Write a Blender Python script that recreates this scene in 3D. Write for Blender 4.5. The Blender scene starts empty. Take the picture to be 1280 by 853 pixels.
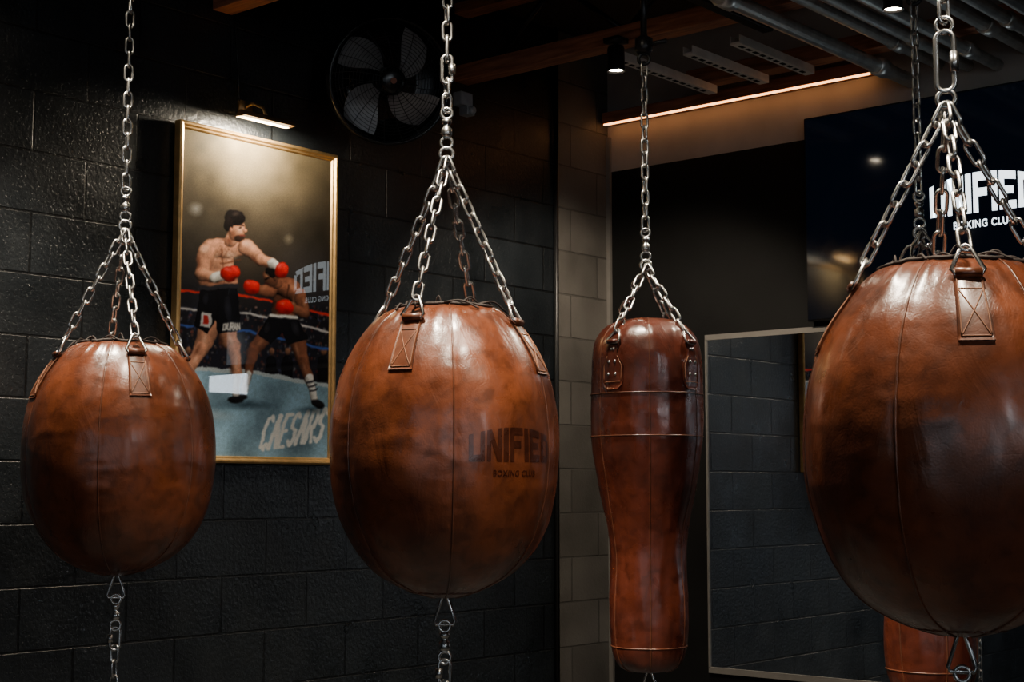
import bpy, math, random
import numpy as np
from mathutils import Vector, Matrix, noise
random.seed(4); np.random.seed(4)
pi=math.pi
scene=bpy.context.scene
COL=scene.collection

# ------------------------------------------------------------------ materials
def newmat(name):
    m=bpy.data.materials.new(name); m.use_nodes=True
    nt=m.node_tree; b=nt.nodes['Principled BSDF']
    return m,nt,b
def ramp(nt,src,stops):
    r=nt.nodes.new('ShaderNodeValToRGB'); e=r.color_ramp.elements
    while len(e)<len(stops): e.new(.5)
    for k,(p,c) in enumerate(stops):
        e[k].position=p; e[k].color=(c[0],c[1],c[2],1) if hasattr(c,'__len__') else (c,c,c,1)
    nt.links.new(src,r.inputs[0]); return r.outputs[0]
def tnoise(nt,vec,scale,detail=4,dist=0):
    n=nt.nodes.new('ShaderNodeTexNoise'); n.inputs['Scale'].default_value=scale
    n.inputs['Detail'].default_value=detail; n.inputs['Distortion'].default_value=dist
    nt.links.new(vec,n.inputs['Vector']); return n.outputs['Fac']
def bump(nt,b,h,strength,dist,prev=None):
    n=nt.nodes.new('ShaderNodeBump'); n.inputs['Strength'].default_value=strength; n.inputs['Distance'].default_value=dist
    nt.links.new(h,n.inputs['Height'])
    if prev: nt.links.new(prev,n.inputs['Normal'])
    nt.links.new(n.outputs[0],b.inputs['Normal']); return n.outputs[0]
def simple(name,c,rough=.5,metal=0,var=.25,scale=12,bmp=0,bscale=60,coat=0,emis=None,estr=0,spec=.5):
    m,nt,b=newmat(name)
    tc=nt.nodes.new('ShaderNodeTexCoord').outputs['Object']
    n=tnoise(nt,tc,scale)
    lo=tuple(v*(1-var) for v in c); hi=tuple(min(1,v*(1+var)) for v in c)
    nt.links.new(ramp(nt,n,[(.3,lo),(.7,hi)]),b.inputs['Base Color'])
    b.inputs['Roughness'].default_value=rough; b.inputs['Metallic'].default_value=metal
    b.inputs['Coat Weight'].default_value=coat; b.inputs['Specular IOR Level'].default_value=spec
    if bmp: bump(nt,b,tnoise(nt,tc,bscale),bmp,.002)
    if emis:
        b.inputs['Emission Color'].default_value=(*emis,1); b.inputs['Emission Strength'].default_value=estr
    return m
def leather(name,dark,light,rbase=.33,crease=.32):
    m,nt,b=newmat(name)
    tc=nt.nodes.new('ShaderNodeTexCoord').outputs['Object']
    n1=tnoise(nt,tc,3.0,7,.8)
    c1=ramp(nt,n1,[(.26,dark),(.49,tuple(a*.45+b2*.55 for a,b2 in zip(dark,light))),(.72,light)])
    n2=tnoise(nt,tc,26,8,.5)
    mx=nt.nodes.new('ShaderNodeMix'); mx.data_type='RGBA'; mx.blend_type='MULTIPLY'; mx.inputs[0].default_value=1
    nt.links.new(c1,mx.inputs[6]); nt.links.new(ramp(nt,n2,[(.32,.64),(.5,1.0),(.72,1.22)]),mx.inputs[7])
    nt.links.new(mx.outputs[2],b.inputs['Base Color'])
    nt.links.new(ramp(nt,tnoise(nt,tc,11,6,.5),[(.3,rbase-.05),(.72,rbase+.16)]),b.inputs['Roughness'])
    v=nt.nodes.new('ShaderNodeTexVoronoi'); v.inputs['Scale'].default_value=230; nt.links.new(tc,v.inputs['Vector'])
    mp=nt.nodes.new('ShaderNodeMapping'); mp.inputs['Scale'].default_value=(1.3,1.3,.5); nt.links.new(tc,mp.inputs['Vector'])
    p=bump(nt,b,tnoise(nt,mp.outputs[0],10,7,1.3),crease,.010)
    v2=nt.nodes.new('ShaderNodeTexVoronoi'); v2.feature='DISTANCE_TO_EDGE'; v2.inputs['Scale'].default_value=26
    nv=nt.nodes.new('ShaderNodeTexNoise'); nv.inputs['Scale'].default_value=14; nt.links.new(tc,nv.inputs['Vector'])
    va=nt.nodes.new('ShaderNodeVectorMath'); va.operation='MULTIPLY_ADD'; va.inputs[1].default_value=(.09,.09,.09)
    nt.links.new(nv.outputs['Color'],va.inputs[0]); nt.links.new(tc,va.inputs[2]); nt.links.new(va.outputs[0],v2.inputs['Vector'])
    p=bump(nt,b,ramp(nt,v2.outputs['Distance'],[(0,0),(.06,1)]),.09,.0010,p)
    p=bump(nt,b,v.outputs['Distance'],.15,.001,p)
    b.inputs['Coat Weight'].default_value=.5; b.inputs['Coat Roughness'].default_value=.22
    return m
def blockmat(name,c,rough,bs=.5,mort=.35,md=.010):
    m,nt,b=newmat(name)
    tc=nt.nodes.new('ShaderNodeTexCoord').outputs['Object']
    sp=nt.nodes.new('ShaderNodeSeparateXYZ'); nt.links.new(tc,sp.inputs[0])
    def sub(o,v):
        a=nt.nodes.new('ShaderNodeMath'); a.operation='SUBTRACT'; a.inputs[1].default_value=v; nt.links.new(o,a.inputs[0]); return a.outputs[0]
    cb=nt.nodes.new('ShaderNodeCombineXYZ')
    nt.links.new(sub(sp.outputs['Y'],.065),cb.inputs[0]); nt.links.new(sub(sp.outputs['Z'],.067),cb.inputs[1])
    br=nt.nodes.new('ShaderNodeTexBrick'); nt.links.new(cb.outputs[0],br.inputs['Vector'])
    br.inputs['Scale'].default_value=1; br.inputs['Brick Width'].default_value=.406; br.inputs['Row Height'].default_value=.203
    br.inputs['Mortar Size'].default_value=.0045; br.inputs['Mortar Smooth'].default_value=.35
    br.inputs['Color1'].default_value=(*[v*.8 for v in c],1); br.inputs['Color2'].default_value=(*[v*1.3 for v in c],1)
    br.inputs['Mortar'].default_value=(*[v*mort for v in c],1)
    mx=nt.nodes.new('ShaderNodeMix'); mx.data_type='RGBA'; mx.blend_type='MULTIPLY'; mx.inputs[0].default_value=1
    nt.links.new(br.outputs['Color'],mx.inputs[6]); nt.links.new(ramp(nt,tnoise(nt,tc,3,6),[(.25,.6),(.75,1.35)]),mx.inputs[7])
    nt.links.new(mx.outputs[2],b.inputs['Base Color'])
    inv=nt.nodes.new('ShaderNodeMath'); inv.operation='SUBTRACT'; inv.inputs[0].default_value=1; nt.links.new(br.outputs['Fac'],inv.inputs[1])
    p=bump(nt,b,inv.outputs[0],1.0,md)
    p=bump(nt,b,tnoise(nt,tc,70,8,.2),bs,.004,p)
    p=bump(nt,b,ramp(nt,tnoise(nt,tc,120,3),[(.32,0),(.40,1)]),bs*.6,.003,p)
    nt.links.new(ramp(nt,tnoise(nt,tc,6,4),[(.3,rough-.08),(.7,rough+.1)]),b.inputs['Roughness'])
    return m
def wood(name,dark,light):
    m,nt,b=newmat(name)
    tc=nt.nodes.new('ShaderNodeTexCoord').outputs['Object']
    mp=nt.nodes.new('ShaderNodeMapping'); mp.inputs['Scale'].default_value=(1,12,12); nt.links.new(tc,mp.inputs['Vector'])
    n=tnoise(nt,mp.outputs[0],5,6,.5)
    nt.links.new(ramp(nt,n,[(.3,dark),(.7,light)]),b.inputs['Base Color']); b.inputs['Roughness'].default_value=.65
    bump(nt,b,n,.3,.003); return m
def emit(name,c,s):
    m,nt,b=newmat(name); b.inputs['Base Color'].default_value=(*c,1)
    b.inputs['Emission Color'].default_value=(*c,1); b.inputs['Emission Strength'].default_value=s; return m

M_leather=leather('brown_leather',(.038,.0098,.0055),(.215,.058,.020),.28)
M_leather2=leather('red_brown_leather',(.034,.0080,.005),(.135,.030,.015),.26)
M_seam=leather('seam_leather',(.050,.015,.007),(.17,.052,.021),.38,.2)
M_stitch=simple('tan_thread',(.26,.11,.055),.7)
M_emboss=leather('pressed_logo_leather',(.022,.006,.0037),(.075,.020,.009),.22,.2)
M_chrome=simple('galvanised_steel',(.54,.54,.53),.27,1,.15,60)
M_blackmetal=simple('black_metal',(.014,.014,.015),.35,.3,.2)
M_blackplastic=simple('black_plastic',(.009,.009,.010),.26)
M_blade=simple('grey_fan_blade',(.34,.335,.33),.35,.3)
M_lace=simple('lace_cord',(.02,.012,.01),.7)
M_wallblk=blockmat('black_painted_block',(.0105,.0132,.0158),.34,.60)
M_wallgry=blockmat('grey_painted_block',(.115,.106,.094),.6,.4,.75,.005)
M_plaster=simple('grey_plaster',(.36,.33,.30),.85,0,.15,4,.2,90)
M_darkpaint=simple('charcoal_paint',(.006,.006,.006),.65,0,.25,5,.15,120,spec=.25)
M_ceil=simple('black_ceiling_deck',(.012,.012,.012),.8)
M_floor=simple('black_rubber_floor',(.03,.03,.031),.7,0,.4,90,.3,200)
M_wood=wood('red_brown_timber',(.20,.070,.034),(.50,.20,.10))
M_pipe=simple('dull_steel_pipe',(.70,.72,.70),.34,.8,.2,20)
M_strut=simple('grey_strut_channel',(.80,.76,.70),.5,.3,.15)
M_slot=simple('dark_slot',(.01,.01,.01),.9)
M_gold=simple('gilt_moulding',(.78,.49,.20),.36,.85,.15,30,.2,90)
M_alu=simple('aluminium_trim',(.24,.225,.205),.5,.3,.08)
M_white=emit('white_logo_glow',(.85,.95,1.0),2.8)
M_warm=emit('warm_led',(1.0,.42,.13),6.5)
M_lampface=emit('lamp_lens',(1.0,.84,.62),110)
M_picface=emit('picture_lamp_lens',(1.0,.70,.36),2)
M_fill=emit('fill_pane',(.80,.90,1.0),.8)  # glow of the added front fill window
M_fillside=emit('side_fill_pane',(.85,.91,1.0),1.8)  # glow of the added side fill window
M_dayhi=emit('clerestory_pane',(.85,.93,1.0),20)
m,nt,b=newmat('mirror_glass'); b.inputs['Metallic'].default_value=1; b.inputs['Roughness'].default_value=.015; b.inputs['Base Color'].default_value=(.80,.83,.86,1); M_mirror=m
m,nt,b=newmat('tv_screen'); b.inputs['Base Color'].default_value=(.002,.0025,.004,1); b.inputs['Roughness'].default_value=.07
b.inputs['Emission Color'].default_value=(.08,.20,.5,1); b.inputs['Emission Strength'].default_value=.008; M_screen=m

# ------------------------------------------------------------------ mesh helper
def cr(pts,n):
    P=[np.array(p,float) for p in pts]; P=[2*P[0]-P[1]]+P+[2*P[-1]-P[-2]]; out=[]
    for i in range(1,len(P)-2):
        for k in range(n):
            t=k/n; a,b_,c,d=P[i-1],P[i],P[i+1],P[i+2]
            out.append(.5*((2*b_)+(c-a)*t+(2*a-5*b_+4*c-d)*t*t+(-a+3*b_-3*c+d)*t**3))
    out.append(P[-2]); return np.array(out)
class MB:
    def __init__(s): s.V=[]; s.F=[]; s.M=[]
    def add(s,V,F,mi=0):
        o=len(s.V); s.V.extend([tuple(v) for v in V]); s.F.extend([tuple(i+o for i in f) for f in F]); s.M.extend([mi]*len(F))
    def box(s,c,size,rot=None,mi=0):
        V=[]
        for x in (-.5,.5):
            for y in (-.5,.5):
                for z in (-.5,.5):
                    v=Vector((x*size[0],y*size[1],z*size[2]))
                    if rot is not None: v=rot@v
                    V.append(v+Vector(c))
        s.add(V,[(0,1,3,2),(4,6,7,5),(0,4,5,1),(2,3,7,6),(0,2,6,4),(1,5,7,3)],mi)
    def tube(s,path,r,n=8,closed=False,mi=0):
        P=[Vector(p) for p in path]; N=len(P)
        rr=r if hasattr(r,'__len__') else [r]*N
        T=[]
        for i in range(N):
            a=P[(i-1)%N] if (closed or i>0) else P[i]; b_=P[(i+1)%N] if (closed or i<N-1) else P[i]
            T.append((b_-a).normalized())
        u=T[0].orthogonal().normalized(); V=[]
        for i in range(N):
            u=(u-T[i]*u.dot(T[i])); u.normalize(); w=T[i].cross(u)
            for k in range(n):
                a=2*pi*k/n; V.append(P[i]+(u*math.cos(a)+w*math.sin(a))*rr[i])
        F=[]
        for i in range(N if closed else N-1):
            j=(i+1)%N
            for k in range(n): F.append((i*n+k,i*n+(k+1)%n,j*n+(k+1)%n,j*n+k))
        if not closed: F.append(tuple(range(n))[::-1]); F.append(tuple((N-1)*n+k for k in range(n)))
        s.add(V,F,mi)
    def lathe(s,prof,n=32,M=None,mi=0):
        V=[];F=[]
        for (r,z) in prof:
            for k in range(n):
                a=2*pi*k/n; v=Vector((r*math.cos(a),r*math.sin(a),z)); V.append(M@v if M is not None else v)
        for i in range(len(prof)-1):
            for k in range(n): F.append((i*n+k,i*n+(k+1)%n,(i+1)*n+(k+1)%n,(i+1)*n+k))
        s.add(V,F,mi)
    def obj(s,name,mats,parent=None,smooth=True,bevel=0):
        o0=Vector(parent.location) if parent else Vector((0,0,0))
        me=bpy.data.meshes.new(name); me.from_pydata([Vector(v)-o0 for v in s.V],[],s.F); me.validate()
        for m in mats: me.materials.append(m)
        for p,mi in zip(me.polygons,s.M): p.material_index=mi; p.use_smooth=smooth
        o=bpy.data.objects.new(name,me); COL.objects.link(o)
        if parent: o.parent=parent
        if bevel:
            b=o.modifiers.new('bevel','BEVEL'); b.width=bevel; b.segments=2; b.limit_method='ANGLE'
        return o
def empty(name,loc):
    e=bpy.data.objects.new(name,None); e.location=loc; e.empty_display_size=.1; COL.objects.link(e); return e
def TM(loc,axis=(0,0,1)):
    return Matrix.Translation(Vector(loc))@Vector(axis).to_track_quat('Z','Y').to_matrix().to_4x4()

# ---- chain
def linkpath(a,b,n=6):
    p=[]
    for k in range(n+1): t=pi*k/n; p.append((a*math.cos(t),b+a*math.sin(t)))
    for k in range(n+1): t=pi+pi*k/n; p.append((a*math.cos(t),-b+a*math.sin(t)))
    return p
LT=MB(); LT.tube([(x,0,z) for x,z in linkpath(.0112,.0150)],.0042,8,True)
PITCH=.0440
def chain(mb,p0,p1,tw=0.,mi=0):
    p0=Vector(p0);p1=Vector(p1); d=p1-p0; L=d.length; n=max(1,round(L/PITCH)); d.normalize()
    st=L/n; u=d.orthogonal().normalized(); 
    for i in range(n):
        a=tw+(i%2)*pi/2+random.uniform(-.18,.18)
        x=Matrix.Rotation(a,3,d)@u; y=d.cross(x)
        c=p0+d*(st*(i+.5)); R=Matrix((x,y,d)).transposed()
        mb.add([c+R@(Vector(v)*1.0) for v in LT.V],LT.F,mi)
def ringobj(mb,c,r,w,axis,n=20,mi=0):
    Q=Vector(axis).to_track_quat('Z','Y'); mb.tube([Vector(c)+Q@Vector((r*math.cos(2*pi*k/n),r*math.sin(2*pi*k/n),0)) for k in range(n)],w,8,True,mi)
def loop(mb,c,a,b,w,xdir,zdir,mi=0):
    x=Vector(xdir).normalized(); z=Vector(zdir).normalized()
    mb.tube([Vector(c)+x*px+z*pz for px,pz in linkpath(a,b,8)],w,8,True,mi)
def tri(mb,p,half,h,w,tang,d,mi=0):
    tang=Vector(tang).normalized(); d=Vector(d).normalized(); p=Vector(p)
    A=[p-tang*half*.8-d*.004,p+tang*half*.8-d*.004,p+tang*half+d*.006,p+tang*half*.25+d*h*.93,p+d*h,p-tang*half*.25+d*h*.93,p-tang*half+d*.006]
    mb.tube(A,w,8,True,mi)
def swivel(mb,x,y,ztop,view,mi=0):
    v=Vector(view); 
    ringobj(mb,(x,y,ztop-.018),.014,.0045,v)
    mb.lathe([(0,0),(.010,0),(.014,.006),(.014,.022),(.009,.026),(.009,.034),(.013,.037),(.013,.046),(0,.048)],16,TM((x,y,ztop-.080)))
    ringobj(mb,(x,y,ztop-.096),.015,.0045,v)

def noise3(x,y,z): return noise.noise(Vector((x,y,z)))

class Surf:
    def __init__(s,x,y,prof,seam0,ns,bulge=.018,seed=0,gather=0):
        s.x,s.y=x,y; P=cr(prof,8); P[:,0]=np.maximum(P[:,0],0)
        d=np.r_[0,np.cumsum(np.hypot(np.diff(P[:,0]),np.diff(P[:,1])))]
        s.P=P;s.d=d;s.L=d[-1];s.seam0=seam0;s.ns=ns;s.bulge=bulge;s.seed=seed;s.gather=gather
    def rz(s,a): return float(np.interp(a,s.d,s.P[:,0])),float(np.interp(a,s.d,s.P[:,1]))
    def mod(s,phi,r,z,a):
        k=abs(math.sin(s.ns/2*(phi-s.seam0)))
        rr=r*(1-s.bulge+s.bulge*1.1*k**.6)
        w=min(1,r/.1); c,sn=math.cos(phi),math.sin(phi)
        rr+=w*.0050*noise3(c*2+s.seed,sn*2,z*6)+w*.0020*noise3(c*7,sn*7+s.seed,z*9)
        rr+=w*.0022*max(0,noise3(c*3+5,sn*3+s.seed,z*26)-.1)
        rr+=w*.0013*math.exp(-(k/.22)**2)*noise3(s.seed+phi*1.5,2.0,z*55)
        if s.gather:
            t=math.exp(-((a-.12)/.07)**2)+.8*math.exp(-((s.L-a-.07)/.06)**2)
            rr+=s.gather*t*noise3(c*11+s.seed,sn*11,z*3)
        return rr
    def pt(s,phi,a,off=0):
        r,z=s.rz(a); e=.004; r1,z1=s.rz(min(a+e,s.L)); r0,z0=s.rz(max(a-e,0))
        tr,tz=r1-r0,z1-z0; l=math.hypot(tr,tz) or 1; nr,nz=-tz/l,tr/l
        rr=s.mod(phi,r,z,a)+nr*off; zz=z+nz*off
        return Vector((s.x+rr*math.cos(phi),s.y+rr*math.sin(phi),zz))
    def atz(s,z):
        k=np.argmax(s.P[:,1]); zz=s.P[k:,1][::-1]; dd=s.d[k:][::-1]
        return float(np.interp(z,zz,dd))
    def body(s,mb,nphi=180,na=150):
        V=[];F=[]
        for i in range(na+1):
            a=s.L*i/na
            for k in range(nphi):
                V.append(s.pt(s.seam0+2*pi*k/nphi,a))
        for i in range(na):
            for k in range(nphi): F.append((i*nphi+k,(i+1)*nphi+k,(i+1)*nphi+(k+1)%nphi,i*nphi+(k+1)%nphi))
        mb.add(V,F)
    def seams(s,mb,a0,a1,r=.0026,phis=None):
        for j in range(s.ns):
            ph=s.seam0+2*pi*j/s.ns
            mb.tube([s.pt(ph,a0+(a1-a0)*k/90,.0006) for k in range(91)],r,6)
    def ring(s,mb,a,r=.0025,off=.0004):
        mb.tube([s.pt(2*pi*k/144,a,off) for k in range(144)],r,6,True)
    def patch(s,mb,phi,a0,a1,w0,w1,off=.0045,mi=0,rounded=False):
        nu,nv=8,14; V=[];F=[]
        def W(t):
            w=w0+(w1-w0)*t
            if rounded:
                w=w0+(w1-w0)*min(1,max(0,(t-.25)/.25))
                if t>.8: w*=math.sqrt(max(.12,1-((t-.8)/.2)**2*.75))
            return w
        for lay in (off,-.003):
            for j in range(nv+1):
                t=j/nv; a=a0+(a1-a0)*t; r,_=s.rz(a)
                for i in range(nu+1):
                    V.append(s.pt(phi+(i/nu-.5)*W(t)/max(r,.03),a,lay))
        o=(nu+1)*(nv+1)
        for j in range(nv):
            for i in range(nu):
                q=j*(nu+1)+i; F.append((q,q+1,q+nu+2,q+nu+1))
        edge=[i for i in range(nu+1)]+[j*(nu+1)+nu for j in range(1,nv+1)]+[nv*(nu+1)+i for i in range(nu-1,-1,-1)]+[j*(nu+1) for j in range(nv-1,0,-1)]
        for i in range(len(edge)):
            p,q=edge[i],edge[(i+1)%len(edge)]; F.append((p,q,q+o,p+o))
        mb.add(V,F,mi)
        def line(u0,t0,u1,t1,n=14,rad=.0013):
            pts=[]
            for k in range(n+1):
                q=k/n; t=t0+(t1-t0)*q; u=u0+(u1-u0)*q; a=a0+(a1-a0)*t; r,_=s.rz(a)
                pts.append(s.pt(phi+u*W(t)*.5/max(r,.03),a,off+.0006))
            return pts,rad
        return line

GL={'U':[[(0,0),(.28,0),(.28,1),(0,1)],[(.72,0),(1,0),(1,1),(.72,1)],[(.2,0),(.8,0),(.8,.22),(.2,.22)]],
'N':[[(0,0),(.27,0),(.27,1),(0,1)],[(.73,0),(1,0),(1,1),(.73,1)],[(0,1),(.3,1),(1,0),(.7,0)]],
'I':[[(0,0),(1,0),(1,1),(0,1)]],
'F':[[(0,0),(.3,0),(.3,1),(0,1)],[(.3,.78),(1,.78),(1,1),(.3,1)],[(.3,.4),(.85,.4),(.85,.6),(.3,.6)]],
'E':[[(0,0),(.3,0),(.3,1),(0,1)],[(.3,.78),(1,.78),(1,1),(.3,1)],[(.3,.4),(.85,.4),(.85,.6),(.3,.6)],[(.3,0),(1,0),(1,.22),(.3,.22)]],
'D':[[(0,0),(.3,0),(.3,1),(0,1)],[(.3,.78),(.72,.78),(.88,1),(.3,1)],[(.3,0),(.88,0),(.72,.22),(.3,.22)],[(.72,.2),(1,.13),(1,.87),(.72,.8)]]}
def logo_quads(word='UNIFIED'):
    ws=[.34 if c=='I' else 1 for c in word]; gap=.13; tot=sum(ws)+gap*(len(ws)-1); x=0; out=[]
    for c,w in zip(word,ws):
        for q in GL[c]: out.append([((x+px*w)/tot,py) for px,py in q])
        x+=w+gap
    return out
def logo_mesh(mb,f,mi=0,n=5):
    for q in logo_quads():
        V=[];F=[]
        for j in range(n+1):
            for i in range(n+1):
                u,v=i/n,j/n
                px=(1-v)*((1-u)*q[0][0]+u*q[1][0])+v*((1-u)*q[3][0]+u*q[2][0])
                py=(1-v)*((1-u)*q[0][1]+u*q[1][1])+v*((1-u)*q[3][1]+u*q[2][1])
                py*=.76+.24*(1-(2*px-1)**2)
                V.append(f(px,py))
        for j in range(n):
            for i in range(n):
                k=j*(n+1)+i; F.append((k,k+1,k+n+2,k+n+1))
        mb.add(V,F,mi)
def text_mesh(body,f,mb,mi=0):
    cu=bpy.data.curves.new('tmp','FONT'); cu.body=body; cu.size=1; cu.offset=.02; cu.fill_mode='FRONT'; cu.space_character=1.15
    o=bpy.data.objects.new('tmp',cu); COL.objects.link(o); bpy.context.view_layer.update()
    me=o.evaluated_get(bpy.context.evaluated_depsgraph_get()).to_mesh()
    vs=[v.co.copy() for v in me.vertices]; fs=[tuple(p.vertices) for p in me.polygons]
    xs=[v.x for v in vs]; ys=[v.y for v in vs]; x0,x1,y0,y1=min(xs),max(xs),min(ys),max(ys)
    mb.add([f((v.x-x0)/(x1-x0),(v.y-y0)/(y1-y0)) for v in vs],fs,mi)
    bpy.data.objects.remove(o); bpy.data.curves.remove(cu)

D2R=pi/180
def floor_rig(mb,x,y,zb,cam):
    t=Vector((cam[1],-cam[0],0))
    mb.tube([Vector((x,y,zb+.004)),Vector((x,y,zb+.004))+t*.006,Vector((x,y,zb-.058))+t*.026,Vector((x,y,zb-.066))+t*.022,Vector((x,y,zb-.066))-t*.022,Vector((x,y,zb-.058))-t*.026,Vector((x,y,zb+.004))-t*.006],.0042,8,True)
    swivel(mb,x,y,zb-.052,cam)
    loop(mb,(x,y,zb-.052-.135),.014,.020,.0048,t,(0,0,1))
    mb.lathe([(.0,-.012),(.009,-.012),(.009,.012),(0,.012)],8,TM(Vector((x,y,zb-.187))+t*.014))
    chain(mb,(x,y,zb-.21),(x,y,.035),.4)
    ringobj(mb,(x,y,.03),.018,.005,cam)
    mb.lathe([(0,.016),(.045,.016),(.05,.010),(.05,.001),(0,.001)],20,TM((x,y,0)))

def ball_bag(x,y,zt,zb,R,seam,tab,apexz,seed,emboss=False,qlink=None,bigcar=False,top=3.14,slope=1.0):
    e=empty('wrecking_ball_punching_bag',(x,y,(zt+zb)/2))
    base=math.atan2(-y,-x); cam=Vector((-x,-y,0)).normalized(); tg=Vector((-cam.y,cam.x,0))
    H=zt-zb; s=slope
    pr=[(0,.030),(.25*s,.014),(.45*s,.018),(.58*s,.045),(.71*s,.098),(.84*(s+1)/2,.18),(.935*(s+2)/3,.275),(.985*(s+5)/6,.375),(1.0,.465),(.994,.555),(.955,.66),(.88,.76),(.755,.85),(.60,.915),(.42,.957),(.24,.984),(.09,.998),(0,1.0)]
    S=Surf(x,y,[(r*R,zt-t*H) for r,t in pr],base+seam*D2R,6,.024,seed,.012)
    mb=MB(); S.body(mb); mb.obj('leather_body',[M_leather],e)
    mb=MB(); S.seams(mb,.09,S.L-.03,.0024); S.ring(mb,S.L-.085,.0022); mb.obj('piping_seams',[M_seam],e)
    mb=MB(); mc=MB(); a0=S.atz(zt-.075*H); a1=a0+.150
    apex=Vector((x,y,apexz))
    for j in range(4):
        ph=base+(tab+90*j)*D2R
        line=S.patch(mb,ph,a0-.01,a1,.050,.064)
        for l in [(-.82,.06,-.82,.95),(.82,.06,.82,.95),(-.82,.95,.82,.95),(-.82,.3,.82,.3),(-.82,.3,.82,.95),(.82,.3,-.82,.95)]:
            pts,r=line(*l); mb.tube(pts,r,5,False,1)
        p=S.pt(ph,a0+.002,.010); tn=Vector((-math.sin(ph),math.cos(ph),0)); d=(apex-p).normalized()
        mb.tube([p-tn*.024,p+tn*.024],.010,8,False,0)
        tri(mc,p,.030,.062,.0042,tn,d)
        chain(mc,p+d*.052,apex+Vector((0,0,-.012)),j*.7)
    mb.obj('leather_tabs',[M_seam,M_stitch],e)
    ml=MB(); rnd=random.Random(seed)
    for k in range(16):
        a=2*pi*k/16+rnd.uniform(-.12,.12); r=rnd.uniform(.08,.13); c=S.pt(a,r,.006)
        a2=a+rnd.uniform(.2,.6); c2=S.pt(a2,r+rnd.uniform(.0,.05),.004); m_=(c+c2)/2+Vector((0,0,rnd.uniform(.008,.020)))
        ml.tube([Vector(v) for v in cr([c,m_,c2],6)],.0024,6)
    ml.tube([S.pt(2*pi*k/60,.125+.012*math.sin(9*2*pi*k/60),.004) for k in range(60)],.004,6,True)
    ml.obj('top_lacing',[M_lace],e)
    ringobj(mc,apex,.017,.005,cam)
    if bigcar:
        c0=apex+Vector((0,0,.075))
        loop(mc,c0,.017,.044,.0056,tg,(0,0,1)); mc.lathe([(0,-.022),(.009,-.022),(.009,.018),(0,.018)],10,TM(c0+tg*.017))
        ringobj(mc,apex+Vector((0,0,.148)),.016,.0045,cam); chain(mc,apex+Vector((0,0,.155)),(x,y,top),.2)
    else:
        swivel(mc,x,y,apexz+.125,cam); z=apexz+.115
        if qlink:
            chain(mc,(x,y,z),(x,y,qlink-.03),.3)
            loop(mc,(x,y,qlink),.013,.025,.005,tg,(0,0,1)); mc.lathe([(0,-.014),(.010,-.014),(.010,.014),(0,.014)],6,TM(Vector((x,y,qlink))+tg*.013))
            loop(mc,(x,y,qlink+.055),.013,.022,.005,cam,(0,0,1)); chain(mc,(x,y,qlink+.08),(x,y,top),.1)
        else: chain(mc,(x,y,z),(x,y,top),.3)
    mc.obj('steel_chains',[M_chrome],e)
    mf=MB(); floor_rig(mf,x,y,zb,cam); mf.obj('floor_tether',[M_chrome],e)
    if emboss:
        me_=MB()
        def f(u,v,z0=1.464,z1=1.545,p0=11,p1=60):
            ph=base+(p0+(p1-p0)*u)*D2R; return S.pt(ph,S.atz(z0+(z1-z0)*v),.0010)
        logo_mesh(me_,f)
        text_mesh('BOXING CLUB',lambda u,v:f(u,v,1.428,1.443,23,48),me_)
        me_.obj('embossed_logo',[M_emboss],e)
    return e
ball_bag(-3.92,2.74,1.848,1.137,.287,-12,12,2.205,1)
ball_bag(-2.658,2.84,1.868,1.123,.293,4,-24,2.265,5,emboss=True,qlink=2.49)
ball_bag(-1.254,2.771,1.838,1.120,.292,-21,9,2.16,9,bigcar=True,slope=.95)

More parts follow.
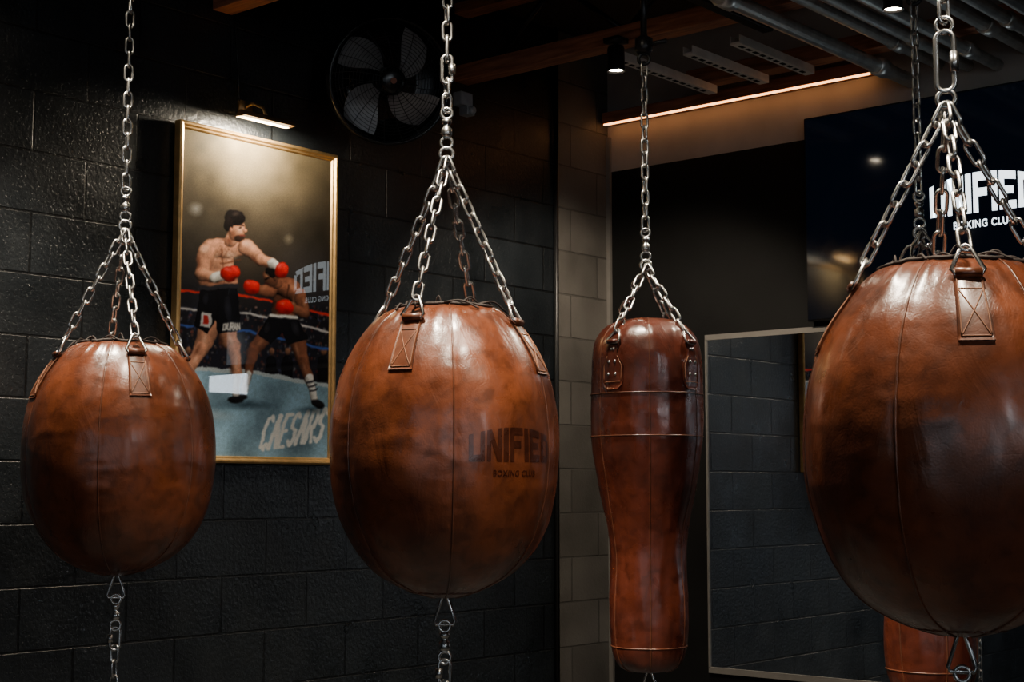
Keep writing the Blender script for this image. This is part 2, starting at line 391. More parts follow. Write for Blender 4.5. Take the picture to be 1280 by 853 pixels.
def uppercut_bag(x,y,rot,seed):
    e=empty('uppercut_punching_bag',(x,y,1.38))
    base=math.atan2(-y,-x); cam=Vector((-x,-y,0)).normalized()
    pr=[(0,1.945),(.07,1.945),(.125,1.925),(.160,1.885),(.176,1.83),(.180,1.76),(.180,1.69),(.180,1.61),(.178,1.55),(.168,1.47),(.149,1.37),(.130,1.28),(.122,1.21),(.122,1.14),(.126,1.05),(.126,.95),(.116,.875),(.090,.832),(.045,.818),(0,.817)]
    S=Surf(x,y,pr,base+rot*D2R,6,.018,seed)
    mb=MB(); S.body(mb,120,180); mb.obj('leather_body',[M_leather2],e)
    mb=MB(); S.seams(mb,.08,S.L-.06,.0021)
    for z in (1.70,1.565,.90): S.ring(mb,S.atz(z),.0022)
    mb.obj('piping_seams',[M_seam],e)
    mb=MB(); mc=MB(); apex=Vector((x,y,2.125))
    for j in range(4):
        ph=base+(rot-40+90*j)*D2R; a0=S.atz(1.86); a1=S.atz(1.71)
        line=S.patch(mb,ph,a0,a1,.038,.086,.004,0,True)
        for l in [(-.85,.3,-.85,.8),(.85,.3,.85,.8),(-.8,.84,.8,.84)]:
            pts,r=line(*l); mb.tube(pts,r,5,False,1)
        for (u,t) in [(-.3,.15),(.3,.15),(-.35,.42),(.35,.42),(-.35,.68),(.35,.68)]:
            pts,_=line(u,t,u,t,1); mb.lathe([(.0055,0),(.005,.002),(0,.0035)],10,TM(pts[0],(math.cos(ph),math.sin(ph),0)),2)
        p=S.pt(ph,a0,.008); tn=Vector((-math.sin(ph),math.cos(ph),0)); d=(apex-p).normalized()
        mb.tube([p-tn*.018,p+tn*.018],.008,8)
        tri(mc,p,.026,.050,.004,tn,d); chain(mc,p+d*.042,apex,j)
    mb.obj('leather_tabs',[M_leather2,M_stitch,M_chrome],e)
    ringobj(mc,apex,.017,.005,cam); swivel(mc,x,y,apex.z+.125,cam)
    chain(mc,(x,y,apex.z+.115),(x,y,2.80),.3); mc.obj('steel_chains',[M_chrome],e)
    mh=MB(); ringobj(mh,(x,y,2.815),.018,.006,cam); mh.lathe([(0,0),(.02,0),(.03,.012),(.03,.05),(.014,.06),(.011,.065),(.011,.245),(.06,.25),(.06,.258),(0,.258)],16,TM((x,y,2.832)))
    mh.tube([(x-.03,y,2.86),(x+.09,y,2.86)],.008,8); mh.obj('ceiling_hanger',[M_blackmetal],e)
    mf=MB(); floor_rig(mf,x,y,.817,cam); mf.obj('floor_tether',[M_chrome],e)
uppercut_bag(-2.87,4.02,3,3)
uppercut_bag(-1.91,4.02,20,7)

# ------------------------------------------------------------------ room shell
XL,YB,XR,YF,ZC=-4.39,5.84,4.5,-4.5,3.55
mb=MB()
mb.add([(XL,YF,0),(XL,5.42,0),(XL,5.42,ZC),(XL,YF,ZC),(XL,YB,0),(XL,YB,ZC)],[(0,1,2,3)],0); mb.F.append((1,4,5,2)); mb.M.append(1)
mb.obj('wall_left',[M_wallblk,M_wallgry],None,False)
mb=MB(); t=2.93
mb.add([(XL,YB,0),(XR,YB,0),(XR,YB,t),(XL,YB,t)],[(0,1,2,3)],0); mb.add([(XL,YB,t),(XR,YB,t),(XR,YB,ZC),(XL,YB,ZC)],[(0,1,2,3)],1)
mb.obj('wall_back',[M_darkpaint,M_plaster],None,False)
mb=MB(); mb.add([(XR,YF,0),(XR,YB,0),(XR,YB,ZC),(XR,YF,ZC)],[(0,1,2,3)]); mb.obj('wall_right',[M_darkpaint],None,False)
mb=MB(); mb.add([(XL,YF,0),(XR,YF,0),(XR,YF,ZC),(XL,YF,ZC)],[(0,1,2,3)]); mb.obj('wall_front',[M_darkpaint],None,False)
mb=MB(); mb.add([(XL,YF,0),(XR,YF,0),(XR,YB,0),(XL,YB,0)],[(0,1,2,3)]); mb.obj('floor',[M_floor],None,False)
mb=MB(); mb.add([(XL,YF,ZC),(XR,YF,ZC),(XR,YB,ZC),(XL,YB,ZC)],[(0,1,2,3)]); mb.obj('ceiling',[M_ceil],None,False)
mb=MB(); mb.box((XL+.012,YB-.009,1.55),(.022,.016,3.1)); mb.obj('trim_1',[M_alu],None,False)
mb=MB(); mb.tube([(XL+.014,5.42,0),(XL+.014,5.42,ZC)],.012,10); mb.obj('wall_conduit',[M_blackmetal])

for yy,x0 in ((.9,XL),(2.17,XL),(3.47,XL),(4.78,XL),(5.5,-3.67)):
    mb=MB(); mb.box(((x0+XR)/2,yy,3.19),(XR-x0,.09,.07)); mb.box(((x0+XR)/2,yy,3.48),(XR-x0,.09,.05)); mb.obj('ceiling_joist',[M_wood],None,False,.004)
mb=MB()
for yy in (3.47,4.78):
    for k in range(12):
        xx=-4.2+k*.7
        mb.tube([(xx,yy,3.21),(xx+.35,yy,3.49)],.013,6); mb.tube([(xx+.35,yy,3.49),(xx+.7,yy,3.21)],.013,6)
mb.obj('joist_bracing_rods',[M_blackmetal])
for xx in (-2.87,-1.91):
    mb=MB(); mb.box((xx,4.125,3.11),(.045,1.38,.04)); mb.obj('hanger_rail',[M_blackmetal],None,False,.003)
mb=MB(); mb.box((.05,2.78,3.19),(8.8,.08,.10)); mb.obj('steel_bag_beam',[M_blackmetal],None,False,.004)
for xx,y0 in ((-3.58,4.83),(-3.32,4.95),(-3.10,4.95)):
    mb=MB(); y1=5.53; mb.box((xx,(y0+y1)/2,3.125),(.045,y1-y0,.008)); mb.box((xx-.021,(y0+y1)/2,3.14),(.004,y1-y0,.03)); mb.box((xx+.021,(y0+y1)/2,3.14),(.004,y1-y0,.03))
    k=y0+.05
    while k<y1-.03:
        mb.box((xx,k,3.1202),(.016,.030,.002),None,1); k+=.052
    mb.obj('strut_channel',[M_strut,M_slot],None,False)
e=empty('led_timber_ledge',(-3.6,YB-.04,3.17))
mb=MB(); mb.box(((XL-2.93)/2-.0,YB-.035,3.183),(-2.93-XL-.03,.066,.055)); mb.obj('timber_board',[M_wood],e,False,.003)
mb=MB(); mb.box(((XL-2.93)/2,YB-.060,3.152),(-2.93-XL-.05,.012,.007)); mb.obj('led_strip',[M_warm],e,False)
mb=MB()
for i in range(11):
    xx=-2.79+i*.125; z=3.10+(.05 if i%3==1 else (.02 if i%3==2 else 0)); r=.024 if i%4 else .030
    mb.tube([(xx,-1.0,z),(xx,YB-.01,z)],r,14)
    for yy in (5.55-.1*(i%3),4.4-.2*(i%2),3.3): mb.lathe([(r,-.04),(r*1.28,-.038),(r*1.28,.038),(r,.04)],14,TM((xx,yy,z),(0,1,0)))
mb.obj('ceiling_pipe_run',[M_pipe])

def spot(x,y,energy,tgt=None,size=75,z=3.03,col=(1,.85,.66),soft=.05):
    e=empty('ceiling_spotlight',(x,y,z))
    mb=MB(); mb.lathe([(0,.10),(.030,.10),(.034,.09),(.034,.01),(.038,0),(.034,-.001),(.030,.012)],20,TM((x,y,z)))
    mb.tube([(x,y,z+.09),(x,y,z+.13)],.008,8)
    mb.box((x,y,z+.122),(.07,.07,.02)); mb.obj('lamp_can',[M_blackmetal],e)
    mb=MB(); mb.lathe([(0,.008),(.030,.008)],20,TM((x,y,z))); mb.obj('lamp_lens',[M_lampface],e)
    ld=bpy.data.lights.new('spot_beam','SPOT'); ld.energy=energy; ld.spot_size=size*D2R; ld.spot_blend=.6; ld.color=col; ld.shadow_soft_size=soft
    lo=bpy.data.objects.new('spot_beam',ld); COL.objects.link(lo); lo.parent=e; lo.location=(0,0,-.03)
    d=(Vector(tgt)-Vector((x,y,z-.03))) if tgt else Vector((0,0,-1)); lo.rotation_euler=d.to_track_quat('-Z','Y').to_euler()
spot(-3.49,4.70,95,(-4.1,5.4,1.3),105)
spot(-2.31,4.70,80,(-2.4,4.1,1.6),90)
spot(-4.0,2.48,175,(-3.95,2.7,1.6),72)
spot(-3.30,2.43,100,(-3.5,2.75,1.6),80)
spot(-2.45,2.48,225,(-2.6,2.8,1.6),74)
spot(-1.75,2.48,135,(-1.7,2.75,1.6),82)
spot(-.9,2.48,120,(-1.2,2.8,1.5),78)
spot(-2.75,3.55,120,(-2.85,3.95,1.6),75)

# picture ------------------------------------------------------------
y0,y1,z0,z1=3.257,4.028,1.490,2.706
e=empty('framed_boxing_poster',(XL+.02,(y0+y1)/2,(z0+z1)/2)); EP=e
mb=MB(); prof=[(0,0),(0,.030),(.006,.036),(.012,.034),(.017,.026),(.022,.024),(.026,.018),(.026,0)]
cs=[(y0,z0,1,1),(y1,z0,-1,1),(y1,z1,-1,-1),(y0,z1,1,-1)]; V=[]
for cy,cz,sy,sz in cs:
    for a,h in prof: V.append((XL+.004+h,cy+sy*a,cz+sz*a))
n=len(prof); F=[]
for c in range(4):
    for k in range(n): F.append((c*n+k,c*n+(k+1)%n,((c+1)%4)*n+(k+1)%n,((c+1)%4)*n+k))
mb.add(V,F); mb.obj('gilt_frame',[M_gold],e,False)
iy0,iy1,iz0,iz1=y0+.024,y1-.024,z0+.024,z1-.024
NX,NY=320,520
u=np.linspace(0,1,NX)[None,:].repeat(NY,0); v=np.linspace(0,1,NY)[:,None].repeat(NX,1)
X=214+191*(u+.1*u*(1-u)); YT=157+.228*(X-214); YBt=571+.012*(X-214); Y=YT+v*(YBt-YT)
def vn(X,Y,s,seed):
    rs=np.random.RandomState(seed); g=rs.rand(64,64); gx=(X/s)%63; gy=(Y/s)%63; ix=gx.astype(int); iy=gy.astype(int); fx=gx-ix; fy=gy-iy
    fx=fx*fx*(3-2*fx); fy=fy*fy*(3-2*fy)
    return (g[iy,ix]*(1-fx)+g[iy,ix+1]*fx)*(1-fy)+(g[iy+1,ix]*(1-fx)+g[iy+1,ix+1]*fx)*fy
X0,Y0=X.copy(),Y.copy()
X=X+2.4*(vn(X0,Y0,9,1)-.5)+1.0*(vn(X0,Y0,4,2)-.5); Y=Y+2.4*(vn(X0,Y0,9,3)-.5)+1.0*(vn(X0,Y0,4,4)-.5)
C=np.zeros((NY,NX,3))
ys=[150,200,250,300,350,390,470]; cols=np.array([(112,100,74),(102,90,68),(80,71,56),(54,49,42),(36,35,38),(30,31,40),(34,35,48)],float)  # upper tones lightened and warmed, picture lamp glow painted into the print
for k in range(3): C[...,k]=np.interp(Y,ys,cols[:,k])
C*=(1+.35*(vn(X0,Y0,40,8)-.5)+.2*(vn(X0,Y0,14,9)-.5))[...,None]
def blend(a,col):
    global C
    col=np.array(col,float)
    if col.ndim==1: col=col[None,None,:]
    C=C*(1-a[...,None])+col*a[...,None]
def cap(p0,r0,p1,r1,col,sh=.5,al=1):
    dx,dy=p1[0]-p0[0],p1[1]-p0[1]; L2=dx*dx+dy*dy+1e-6
    t=np.clip(((X-p0[0])*dx+(Y-p0[1])*dy)/L2,0,1); cx=p0[0]+dx*t; cy=p0[1]+dy*t; r=r0+(r1-r0)*t
    d=np.hypot(X-cx,Y-cy); a=np.clip((r-d)/1.4+.5,0,1)*al
    s=1+sh*((X-cx)*.35-(Y-cy)*.75)/np.maximum(r,.5)-sh*.7*(d/np.maximum(r,.5))**4+sh*.45*(vn(X0,Y0,6,12)-.5)+sh*.25*(vn(X0,Y0,3,13)-.5)
    blend(a,np.array(col)[None,None,:]*np.clip(s,.15,1.6)[...,None])
def ell(c,rx,ry,rot,col,sh=.45,al=1,soft=0):
    co,si=math.cos(rot),math.sin(rot); px=(X-c[0])*co+(Y-c[1])*si; py=-(X-c[0])*si+(Y-c[1])*co
    d=np.sqrt((px/rx)**2+(py/ry)**2); a=np.clip((1-d)*min(rx,ry)/1.3+.5,0,1)*al
    if soft: a=np.clip(1-d,0,1)**1.2*al
    s=1+sh*((X-c[0])*.4/rx-(Y-c[1])*.8/ry)-sh*.5*np.minimum(d,1.2)**4
    blend(a,np.array(col)[None,None,:]*np.clip(s,.2,1.6)[...,None])
def poly(pts,col,al=1,tex=None):
    ins=np.zeros(X.shape,bool); n=len(pts)
    for i in range(n):
        x1,y1_=pts[i]; x2,y2=pts[(i+1)%n]
        if y1_==y2: continue
        c=((y1_>Y)!=(y2>Y))&(X<(x2-x1)*(Y-y1_)/(y2-y1_)+x1); ins^=c
    blend(ins.astype(float)*al,col if tex is None else np.array(col)[None,None,:]*tex[...,None])
def sh_(c,rx,ry,rot,col,al): ell(c,rx,ry,rot,col,0,al,1)
for c,r,col in [((300,330),70,(84,72,58)),((372,345),50,(84,78,76)),((232,262),12,(190,190,190)),((352,300),8,(150,140,120)),((300,225),40,(120,108,84))]:  # includes a painted warm glow near the top and a grey reflected glint
    blend(np.clip(1-np.hypot(X-c[0],Y-c[1])/r,0,1)*.6,col)
rs=np.random.RandomState(3)
for i in range(760): # crowd
    x=rs.uniform(210,405); y=rs.uniform(384,464+ (x-210)*.08); c=[(160,114,90),(74,86,140),(190,190,190),(140,56,46),(60,64,80),(34,34,38),(20,20,24)][rs.randint(7)]
    ell((x,y),rs.uniform(.6,1.9),rs.uniform(.9,2.4),0,c,.2,.5)
for x in (226,304,332,352,398):
    cap((x,452),6,(x,470),8,(18,18,24)); ell((x,441),3.6,4.8,0,(130,92,72))
tex=1+.10*np.sin(X*.09+Y*.05)+.20*(vn(X0,Y0,18,20)-.5)+.12*(vn(X0,Y0,3,21)-.5)-.0006*(Y-460)
poly([(200,461),(300,463),(420,484),(420,600),(200,600)],(140,178,204),1,tex)
poly([(200,461),(300,463),(420,484),(420,489),(300,468),(200,466)],(190,206,216))
for dy,c in ((0,(215,50,45)),(22,(210,210,215)),(44,(60,95,185))):
    cap((200,364+dy),1.4,(300,372+dy),1.4,c,0); cap((300,372+dy),1.4,(420,398+dy),1.5,c,0)
ST={'C':[[(1,.85),(.7,1),(.2,.95),(0,.5),(.2,.05),(.7,0),(1,.15)]],'A':[[(0,0),(.5,1),(1,0)],[(.2,.4),(.8,.4)]],'E':[[(1,1),(0,1),(0,0),(1,0)],[(0,.5),(.8,.5)]],
'S':[[(1,.85),(.5,1),(.05,.8),(.2,.55),(.8,.45),(.95,.2),(.5,0),(0,.15)]],'R':[[(0,0),(0,1),(.8,1),(.95,.75),(.8,.5),(0,.5)],[(.5,.5),(1,0)]],
'D':[[(0,0),(0,1),(.7,1),(1,.5),(.7,0),(0,0)]],'U':[[(0,1),(0,.1),(.5,0),(1,.1),(1,1)]],'N':[[(0,0),(0,1),(1,0),(1,1)]]}
def word(w,o,rv,uv,r,col,gw=.72):
    for i,ch in enumerate(w):
        for st in ST[ch]:
            pts=[(o[0]+rv[0]*(i+gx*gw)+uv[0]*gy,o[1]+rv[1]*(i+gx*gw)+uv[1]*gy) for gx,gy in st]
            for a,b_ in zip(pts,pts[1:]): cap(a,r,b_,r,col,0)
word('CAESARS',(318,563),(11.4,-1.6),(12,-40),2.2,(245,250,252))
sh_((300,508),46,8,0,(40,58,72),.8); sh_((385,514),30,7,0,(40,58,72),.8); sh_((255,520),40,10,.1,(210,224,232),.5)
# right boxer
SK=(132,82,62); BK=(18,18,24); RD=(205,32,30); SKd=(44,24,18); SKh=(205,146,114); GH=(240,120,110)
cap((326,418),11,(309,440),8,SK); cap((309,440),7.5,(300,480),4.5,SK); cap((302,470),5,(298,492),4.5,(235,235,235)); ell((293,498),9,4,.1,(30,30,34))
cap((362,420),12,(371,450),8,SK); cap((371,450),8,(385,490),4.5,SK); sh_((364,438),4,14,-.3,SKh,.7); sh_((375,462),3,12,-.4,SKh,.6); sh_((318,430),4,10,.6,SKh,.6); sh_((371,450),5,5,0,SKd,.4)
cap((380,474),5.5,(387,498),4.6,(238,238,238))
for k in range(3): cap((377+k*2,480+k*5),.9,(388+k*1.5,477+k*5),.9,(30,30,40),0)
ell((392,506),9,4.5,.5,(26,26,30))
cap((352,364),16,(346,396),15,SK,.7); cap((340,360),11,(367,372),9.5,SK,.7)
sh_((358,360),9,6,.4,SKh,.9); sh_((344,378),8,12,.2,SKd,.7); sh_((360,382),4,14,.1,SKh,.6); cap((352,358),.9,(350,392),.9,SKd,0,.7); sh_((338,388),5,9,.2,SKd,.6)
cap((330,366),8,(316,364),6,SK); sh_((322,362),6,3,0,SKh,.5); ell((305,360),11,9.5,.2,RD); sh_((301,355),5,3,.3,GH,.7); sh_((308,366),8,4,.2,(90,8,10),.7)
poly([(330,394),(364,397),(378,426),(352,433),(345,418),(331,431),(314,420)],BK); cap((330,396),2,(364,399),2,(225,225,225),0); sh_((362,412),6,12,-.3,(66,66,76),.7); sh_((326,412),4,9,.3,(56,56,64),.6)
cap((369,374),8,(374,392),7,SK); sh_((373,380),3,8,-.2,SKh,.8); cap((374,392),6.5,(358,388),5.5,SK); ell((348,386),11.5,9.5,.2,RD); sh_((345,381),5,3,.3,GH,.7); sh_((351,392),8,4,.2,(90,8,10),.7)
cap((338,356),7,(334,350),7,SK); ell((331,347),11,13,.3,(118,74,56)); ell((334,341),11,8.5,.3,(20,17,18)); sh_((325,346),4,4,0,SKh,.7); cap((322,351),1.2,(327,349),1,(24,14,12),0); ell((336,350),2,3,0,(90,54,42)); cap((322,357),1,(327,357),.8,(60,24,22),0)
# left boxer
SL=(206,146,118); SLd=(104,60,44); SLh=(255,214,188)
cap((272,408),13,(284,438),9,SL); cap((284,438),9,(289,474),5.5,SL); cap((289,474),5,(288,494),4.5,(225,225,225)); ell((287,502),10,4.5,.05,(24,24,28))
cap((254,406),14,(243,438),10,SL); cap((243,438),9.5,(226,470),6,SL); ell((220,478),9,5,.4,(24,24,28))
sh_((279,425),4,14,-.3,SLh,.7); sh_((268,430),5,14,-.3,SLd,.8); sh_((247,425),5,13,.3,SLh,.6); sh_((238,440),4,14,.5,SLd,.8); sh_((287,456),3,14,0,SLh,.6); sh_((281,462),3,12,0,SLd,.6); sh_((236,452),4,8,.5,SLh,.5)
cap((262,318),20,(263,350),20,SL,.6); cap((252,312),13,(292,310),12,SL,.5); cap((250,352),12,(278,354),10,SL,.5)
sh_((278,320),13,8,.1,SLh,.7); sh_((256,322),9,7,0,SLh,.45); cap((264,330),.9,(290,327),.9,SLd,0,.8); cap((266,314),.8,(270,358),.8,SLd,0,.7); sh_((244,342),9,22,.1,SLd,.85); sh_((286,344),5,14,.1,SLd,.7); sh_((262,356),16,5,0,SLd,.5)
for yy_ in (337,345,353): cap((266,yy_),.7,(282,yy_-1),.7,SLd,0,.55); sh_((274,yy_-4),6,3,0,SLh,.35)
cap((268,300),.9,(290,304),.9,SLd,0,.6)
for k in range(90):
    hx,hy=rs.normal(271,7),rs.normal(318,7); ell((hx,hy),.8,.8,0,(70,42,32),0,.3)
poly([(240,362),(287,358),(293,414),(264,420),(260,402),(251,420),(233,411)],(14,15,22)); cap((240,362),2.8,(287,359),2.8,(44,44,52),0); sh_((276,388),7,22,-.1,(58,60,76),.7); sh_((247,376),5,10,.1,(54,56,70),.6); cap((262,362),.8,(262,402),.8,(4,4,6),0)
poly([(242,392),(256,394),(254,412),(240,410)],(205,205,210)); poly([(245,396),(251,397),(250,408),(244,407)],(180,40,40))
word('DURAN',(270,415),(4.4,-.4),(.5,-8),.9,(225,225,225))
cap((278,301),8,(281,292),7.5,SL); sh_((276,301),7,6,0,SLd,.9); ell((285,287),11,15,.1,(190,132,104)); ell((282,273),14,10,.15,(18,14,14)); ell((274,281),6.5,9.5,.1,(22,16,16)); sh_((284,268),7,4,.1,(80,66,60),.6)
sh_((290,287),5,7,0,SLh,.6); sh_((281,294),5,7,0,SLd,.6); ell((289,299),6.5,4.5,.1,(50,34,28)); ell((296,289),2.6,2.4,0,(190,128,100)); cap((286,282.5),1.0,(294,282.5),.9,(28,18,18),0); ell((290,285.5),1.8,1.0,0,(30,20,20),0); cap((290,295),.9,(295,295),.9,(120,54,48),0); ell((277,289),2.2,3.6,0,(180,120,96))
cap((247,316),11.5,(242,344),8.5,SL,.6); sh_((244,312),8,8,0,SLh,.7); sh_((237,330),4,14,.1,SLd,.8); sh_((252,332),3,10,.1,SLd,.5); cap((242,344),8.5,(260,349),6.5,SL,.6); sh_((248,352),9,3,.2,SLd,.7); cap((258,349),6.6,(268,347),6.6,(226,224,220)); cap((276,344),11,(281,342),9,RD); sh_((274,338),7,4,0,GH,.7); sh_((279,351),9,4,0,(90,8,10),.7)
cap((298,310),10.5,(316,325),7.5,SL,.6); sh_((299,305),8,5,.4,SLh,.7); cap((316,325),7.5,(332,331),6,SL,.6); sh_((308,326),9,4,.7,SLd,.8); sh_((322,333),9,3,.4,SLd,.7); cap((331,331),6,(336,333),6,(226,226,226)); ell((344,339),8.5,11,.3,RD); sh_((341,333),4,5,.3,GH,.7); sh_((347,346),6,5,.3,(90,8,10),.7)
K=[.25,.5,.25]
for ax_ in (0,1): C=K[0]*np.roll(C,1,ax_)+K[1]*C+K[2]*np.roll(C,-1,ax_)
C*=(1+.14*(rs.rand(NY,NX)-.5))[...,None]
Cl=np.clip(C/255,0,1); Cl=np.where(Cl<=.04045,Cl/12.92,((Cl+.055)/1.055)**2.4)
yy=iy0+(iy1-iy0)*u; zz=iz1-(iz1-iz0)*v
V=np.stack([np.full(yy.shape,XL+.020),yy,zz],-1).reshape(-1,3)-np.array(e.location)
idx=np.arange(NX*NY).reshape(NY,NX); F=np.stack([idx[1:,:-1],idx[1:,1:],idx[:-1,1:],idx[:-1,:-1]],-1).reshape(-1,4)
me=bpy.data.meshes.new('printed_artwork'); me.from_pydata(V.tolist(),[],F.tolist())
ca=me.color_attributes.new('ink','FLOAT_COLOR','POINT'); ca.data.foreach_set('color',np.concatenate([Cl.reshape(-1,3),np.ones((NX*NY,1))],1).astype(np.float32).ravel())
m,nt,b=newmat('poster_print_under_acrylic'); at=nt.nodes.new('ShaderNodeAttribute'); at.attribute_name='ink'; nt.links.new(at.outputs['Color'],b.inputs['Base Color'])
b.inputs['Roughness'].default_value=.6; b.inputs['Specular IOR Level'].default_value=.1; b.inputs['Coat Weight'].default_value=1; b.inputs['Coat Roughness'].default_value=.012; b.inputs['Coat IOR'].default_value=1.55
me.materials.append(m); o=bpy.data.objects.new('printed_artwork',me); COL.objects.link(o); o.parent=e
EP.rotation_euler=(0,0,.9*D2R); EP.location.x+=.007

# picture light
LY,LZ,LX=3.58,2.755,XL+.13
e=empty('picture_light',(XL+.10,LY,LZ))
mb=MB(); L=.12; V=[];F=[]
for k in range(9):
    a=pi*k/8
    for s_ in (-L,L): V.append((LX-.026*math.cos(a),LY+s_,LZ-.012+.024*math.sin(a)))
for k in range(8): F.append((2*k,2*k+1,2*k+3,2*k+2))
F.append(tuple(2*k for k in range(9))); F.append(tuple(2*k+1 for k in range(8,-1,-1)))
mb.add(V,F); mb.tube([(XL+.005,LY,LZ+.06),(XL+.05,LY,LZ+.07),(XL+.11,LY,LZ+.045),(LX,LY,LZ+.01)],.006,8); mb.box((XL+.008,LY,LZ+.06),(.014,.06,.05))
mb.obj('brass_shade',[simple('aged_brass',(.30,.20,.10),.45,.8)],e)
mb=MB(); mb.box((LX,LY,LZ-.006),(.028,2*L-.02,.006)); mb.obj('lamp_tube',[M_picface],e,False)
ld=bpy.data.lights.new('picture_beam','AREA'); ld.shape='RECTANGLE'; ld.size=.2; ld.size_y=.03; ld.energy=14; ld.color=(1,.86,.64)
lo=bpy.data.objects.new('picture_beam',ld); COL.objects.link(lo); lo.parent=e; lo.location=Vector((LX,LY,LZ-.016))-Vector(e.location)
d=Vector((-.75,0,-1)).normalized(); lo.rotation_euler=Matrix((Vector((0,1,0)),(-d).cross(Vector((0,1,0))),-d)).transposed().to_euler()
mb=MB(); mb.tube([Vector(p) for p in cr([(XL+.01,LY-.03,LZ+.08),(XL+.012,LY-.04,2.95),(XL+.012,LY-.06,3.15)],6)],.004,6); mb.obj('power_cord',[M_blackplastic],e)

# fan ---------------------------------------------------------------
fc=Vector((-4.13,4.075,2.975)); ax=Vector((.86,-.46,-.22)).normalized()
e=empty('wall_fan',fc); FM=TM(fc,ax); R=.240
mb=MB(); mb.lathe([(R*.62,-.10),(R*.92,-.085),(R,-.055),(R*1.03,0),(R*1.03,.045),(R*1.0,.052),(R*.965,.045),(R*.95,-.05)],64,FM)
mb.obj('drum_ring',[M_blackplastic],e)
mb=MB()
for rr in np.linspace(.055,R*.97,15):
    z=.080-.035*(rr/R)**2; mb.tube([FM@Vector((rr*math.cos(2*pi*k/48),rr*math.sin(2*pi*k/48),z)) for k in range(48)],.0011,4,True)
for k in range(20):
    a=2*pi*k/20; mb.tube([FM@Vector((rr*math.cos(a+rr*1.2),rr*math.sin(a+rr*1.2),.080-.035*(rr/R)**2)) for rr in np.linspace(.05,R*.98,8)],.0014,4)
for k in range(10):
    a=2*pi*k/10; mb.tube([FM@Vector((rr*math.cos(a),rr*math.sin(a),-.095)) for rr in (.04,R*.64)],.003,4)
mb.obj('wire_guard',[M_blackmetal],e)
mb=MB()
for j in range(4):
    a0=j*pi/2+.55; V=[];F=[]; nr,na=8,8
    for i in range(nr+1):
        r=.05+(R*.90-.05)*i/nr; span=.42+.36*math.sin(pi*min(1,i/nr*.85+.1))
        for k in range(na+1):
            t=k/na-.5; V.append(FM@Vector((r*math.cos(a0+t*span*1.25+.5*i/nr),r*math.sin(a0+t*span*1.25+.5*i/nr),.0+t*.055)))
    for i in range(nr):
        for k in range(na): q=i*(na+1)+k; F.append((q,q+1,q+na+2,q+na+1))
    mb.add(V,F)
mb.obj('fan_blades',[M_blade],e)
mb=MB(); mb.lathe([(0,.085),(.03,.085),(.05,.078),(.055,.06),(.055,-.06),(.07,-.07),(.07,-.14),(0,-.14)],32,FM)
mb.tube([fc-ax*.12,Vector((XL+.03,fc.y+.06,fc.z+.02)),Vector((XL+.005,fc.y+.06,fc.z+.02))],.018,10); mb.box((XL+.012,fc.y+.06,fc.z+.02),(.02,.10,.16)); mb.obj('motor_and_bracket',[M_blackplastic],e)
mb=MB(); mb.lathe([(0,.0865),(.012,.0865)],16,FM); mb.obj('hub_badge',[simple('copper_badge',(.25,.08,.04),.5)],e)
e=empty('security_camera',(XL+.05,4.76,3.06))
mb=MB(); mb.box((XL+.03,4.76,3.075),(.05,.075,.06)); mb.box((XL+.055,4.76,3.02),(.05,.05,.04)); mb.lathe([(0,.01),(.014,.01),(.018,0),(.018,-.02)],16,TM((XL+.088,4.76,3.02),(1,0,0))); mb.obj('housing',[simple('grey_plastic',(.30,.32,.35),.5)],e,False,.004)

# TV ------------------------------------------------------------------
tx0,tx1,tz0,tz1=-3.28,-1.68,2.115,3.010; ty=YB-.055
e=empty('wall_television',((tx0+tx1)/2,ty,(tz0+tz1)/2))
mb=MB(); mb.box(((tx0+tx1)/2,ty+.025,(tz0+tz1)/2),(tx1-tx0,.045,tz1-tz0)); mb.obj('tv_case',[M_blackplastic],e,False,.004)
mb=MB(); g=.008; mb.box(((tx0+tx1)/2,ty,(tz0+tz1)/2),(tx1-tx0-2*g,.004,tz1-tz0-2*g)); mb.obj('tv_screen',[M_screen],e,False)
mb=MB(); logo_mesh(mb,lambda u_,v_:(-2.70+.44*u_,ty-.003,2.500+.165*v_)); text_mesh('BOXING CLUB',lambda u_,v_:(-2.60+.25*u_,ty-.003,2.44+.032*v_),mb); mb.obj('screen_logo',[M_white],e,False)
mx0,mx1,mz0,mz1=-3.83,-.6,.58,2.095
e=empty('wall_mirror',((mx0+mx1)/2,YB-.01,(mz0+mz1)/2))
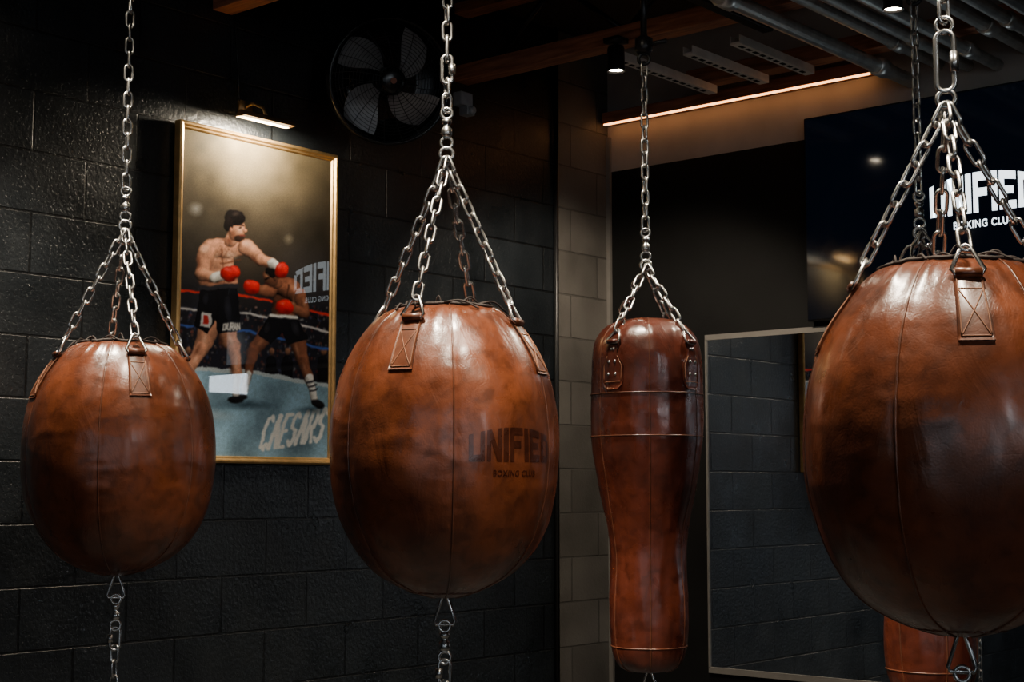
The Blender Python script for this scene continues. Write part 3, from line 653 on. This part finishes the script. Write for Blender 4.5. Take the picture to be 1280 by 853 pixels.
mb=MB(); mb.add([(mx0,YB-.012,mz0),(mx1,YB-.012,mz0),(mx1,YB-.012,mz1),(mx0,YB-.012,mz1)],[(0,1,2,3)]); mb.obj('mirror_pane',[M_mirror],e,False)
mb=MB(); cx=(mx0+mx1)/2; cz=(mz0+mz1)/2
mb.box((cx,YB-.010,mz1-.011),(mx1-mx0,.018,.024)); mb.box((cx,YB-.010,mz0+.010),(mx1-mx0,.018,.026)); mb.box((mx0+.003,YB-.010,cz),(.007,.018,mz1-mz0-.04)); mb.box((mx1-.004,YB-.010,cz),(.010,.018,mz1-mz0-.04))
mb.obj('mirror_trim',[M_alu],e,False)

def window(name,c,w,h,axis,mat):
    e=empty(name,c); mb=MB(); mf=MB(); cx,cy,cz=c
    if axis=='x':
        mb.box((cx-.004,cy,cz),(.004,w,h)); n=max(1,round(w/1.2))
        for k in range(n+1): mf.box((cx-.02,cy-w/2+w*k/n,cz),(.035,.05,h+.05))
        for s_ in (-1,1): mf.box((cx-.02,cy,cz+s_*h/2),(.035,w+.05,.05))
    else:
        mb.box((cx,cy+.004,cz),(w,.004,h)); n=max(1,round(w/1.2))
        for k in range(n+1): mf.box((cx-w/2+w*k/n,cy+.02,cz),(.05,.035,h+.05))
        for s_ in (-1,1): mf.box((cx,cy+.02,cz+s_*h/2),(w+.05,.035,.05))
    mb.obj('pane',[mat],e,False); mf.obj('window_frame',[M_blackmetal],e,False)
window('window_1',(XR-.002,.57,2.80),.62,.74,'x',M_dayhi)
window('fill_window_2',(1.2,YF+.002,1.75),4.6,1.9,'y',M_fill)  # unseen window, added as weak frontal fill light
window('fill_window_3',(XR-.002,-2.2,1.75),2.4,1.9,'x',M_fillside)  # unseen window, added for soft side light from the right

cam=bpy.data.cameras.new('camera'); cam.sensor_width=36; cam.lens=1900*36/1280; cam.clip_start=.05
co=bpy.data.objects.new('camera',cam); co.location=(0,0,1.4); co.rotation_euler=((90+5.53)*D2R,0,40.6*D2R); COL.objects.link(co); scene.camera=co
w=bpy.data.worlds.new('world'); w.use_nodes=True; w.node_tree.nodes['Background'].inputs[0].default_value=(.5,.6,.7,1); w.node_tree.nodes['Background'].inputs[1].default_value=.02; scene.world=w
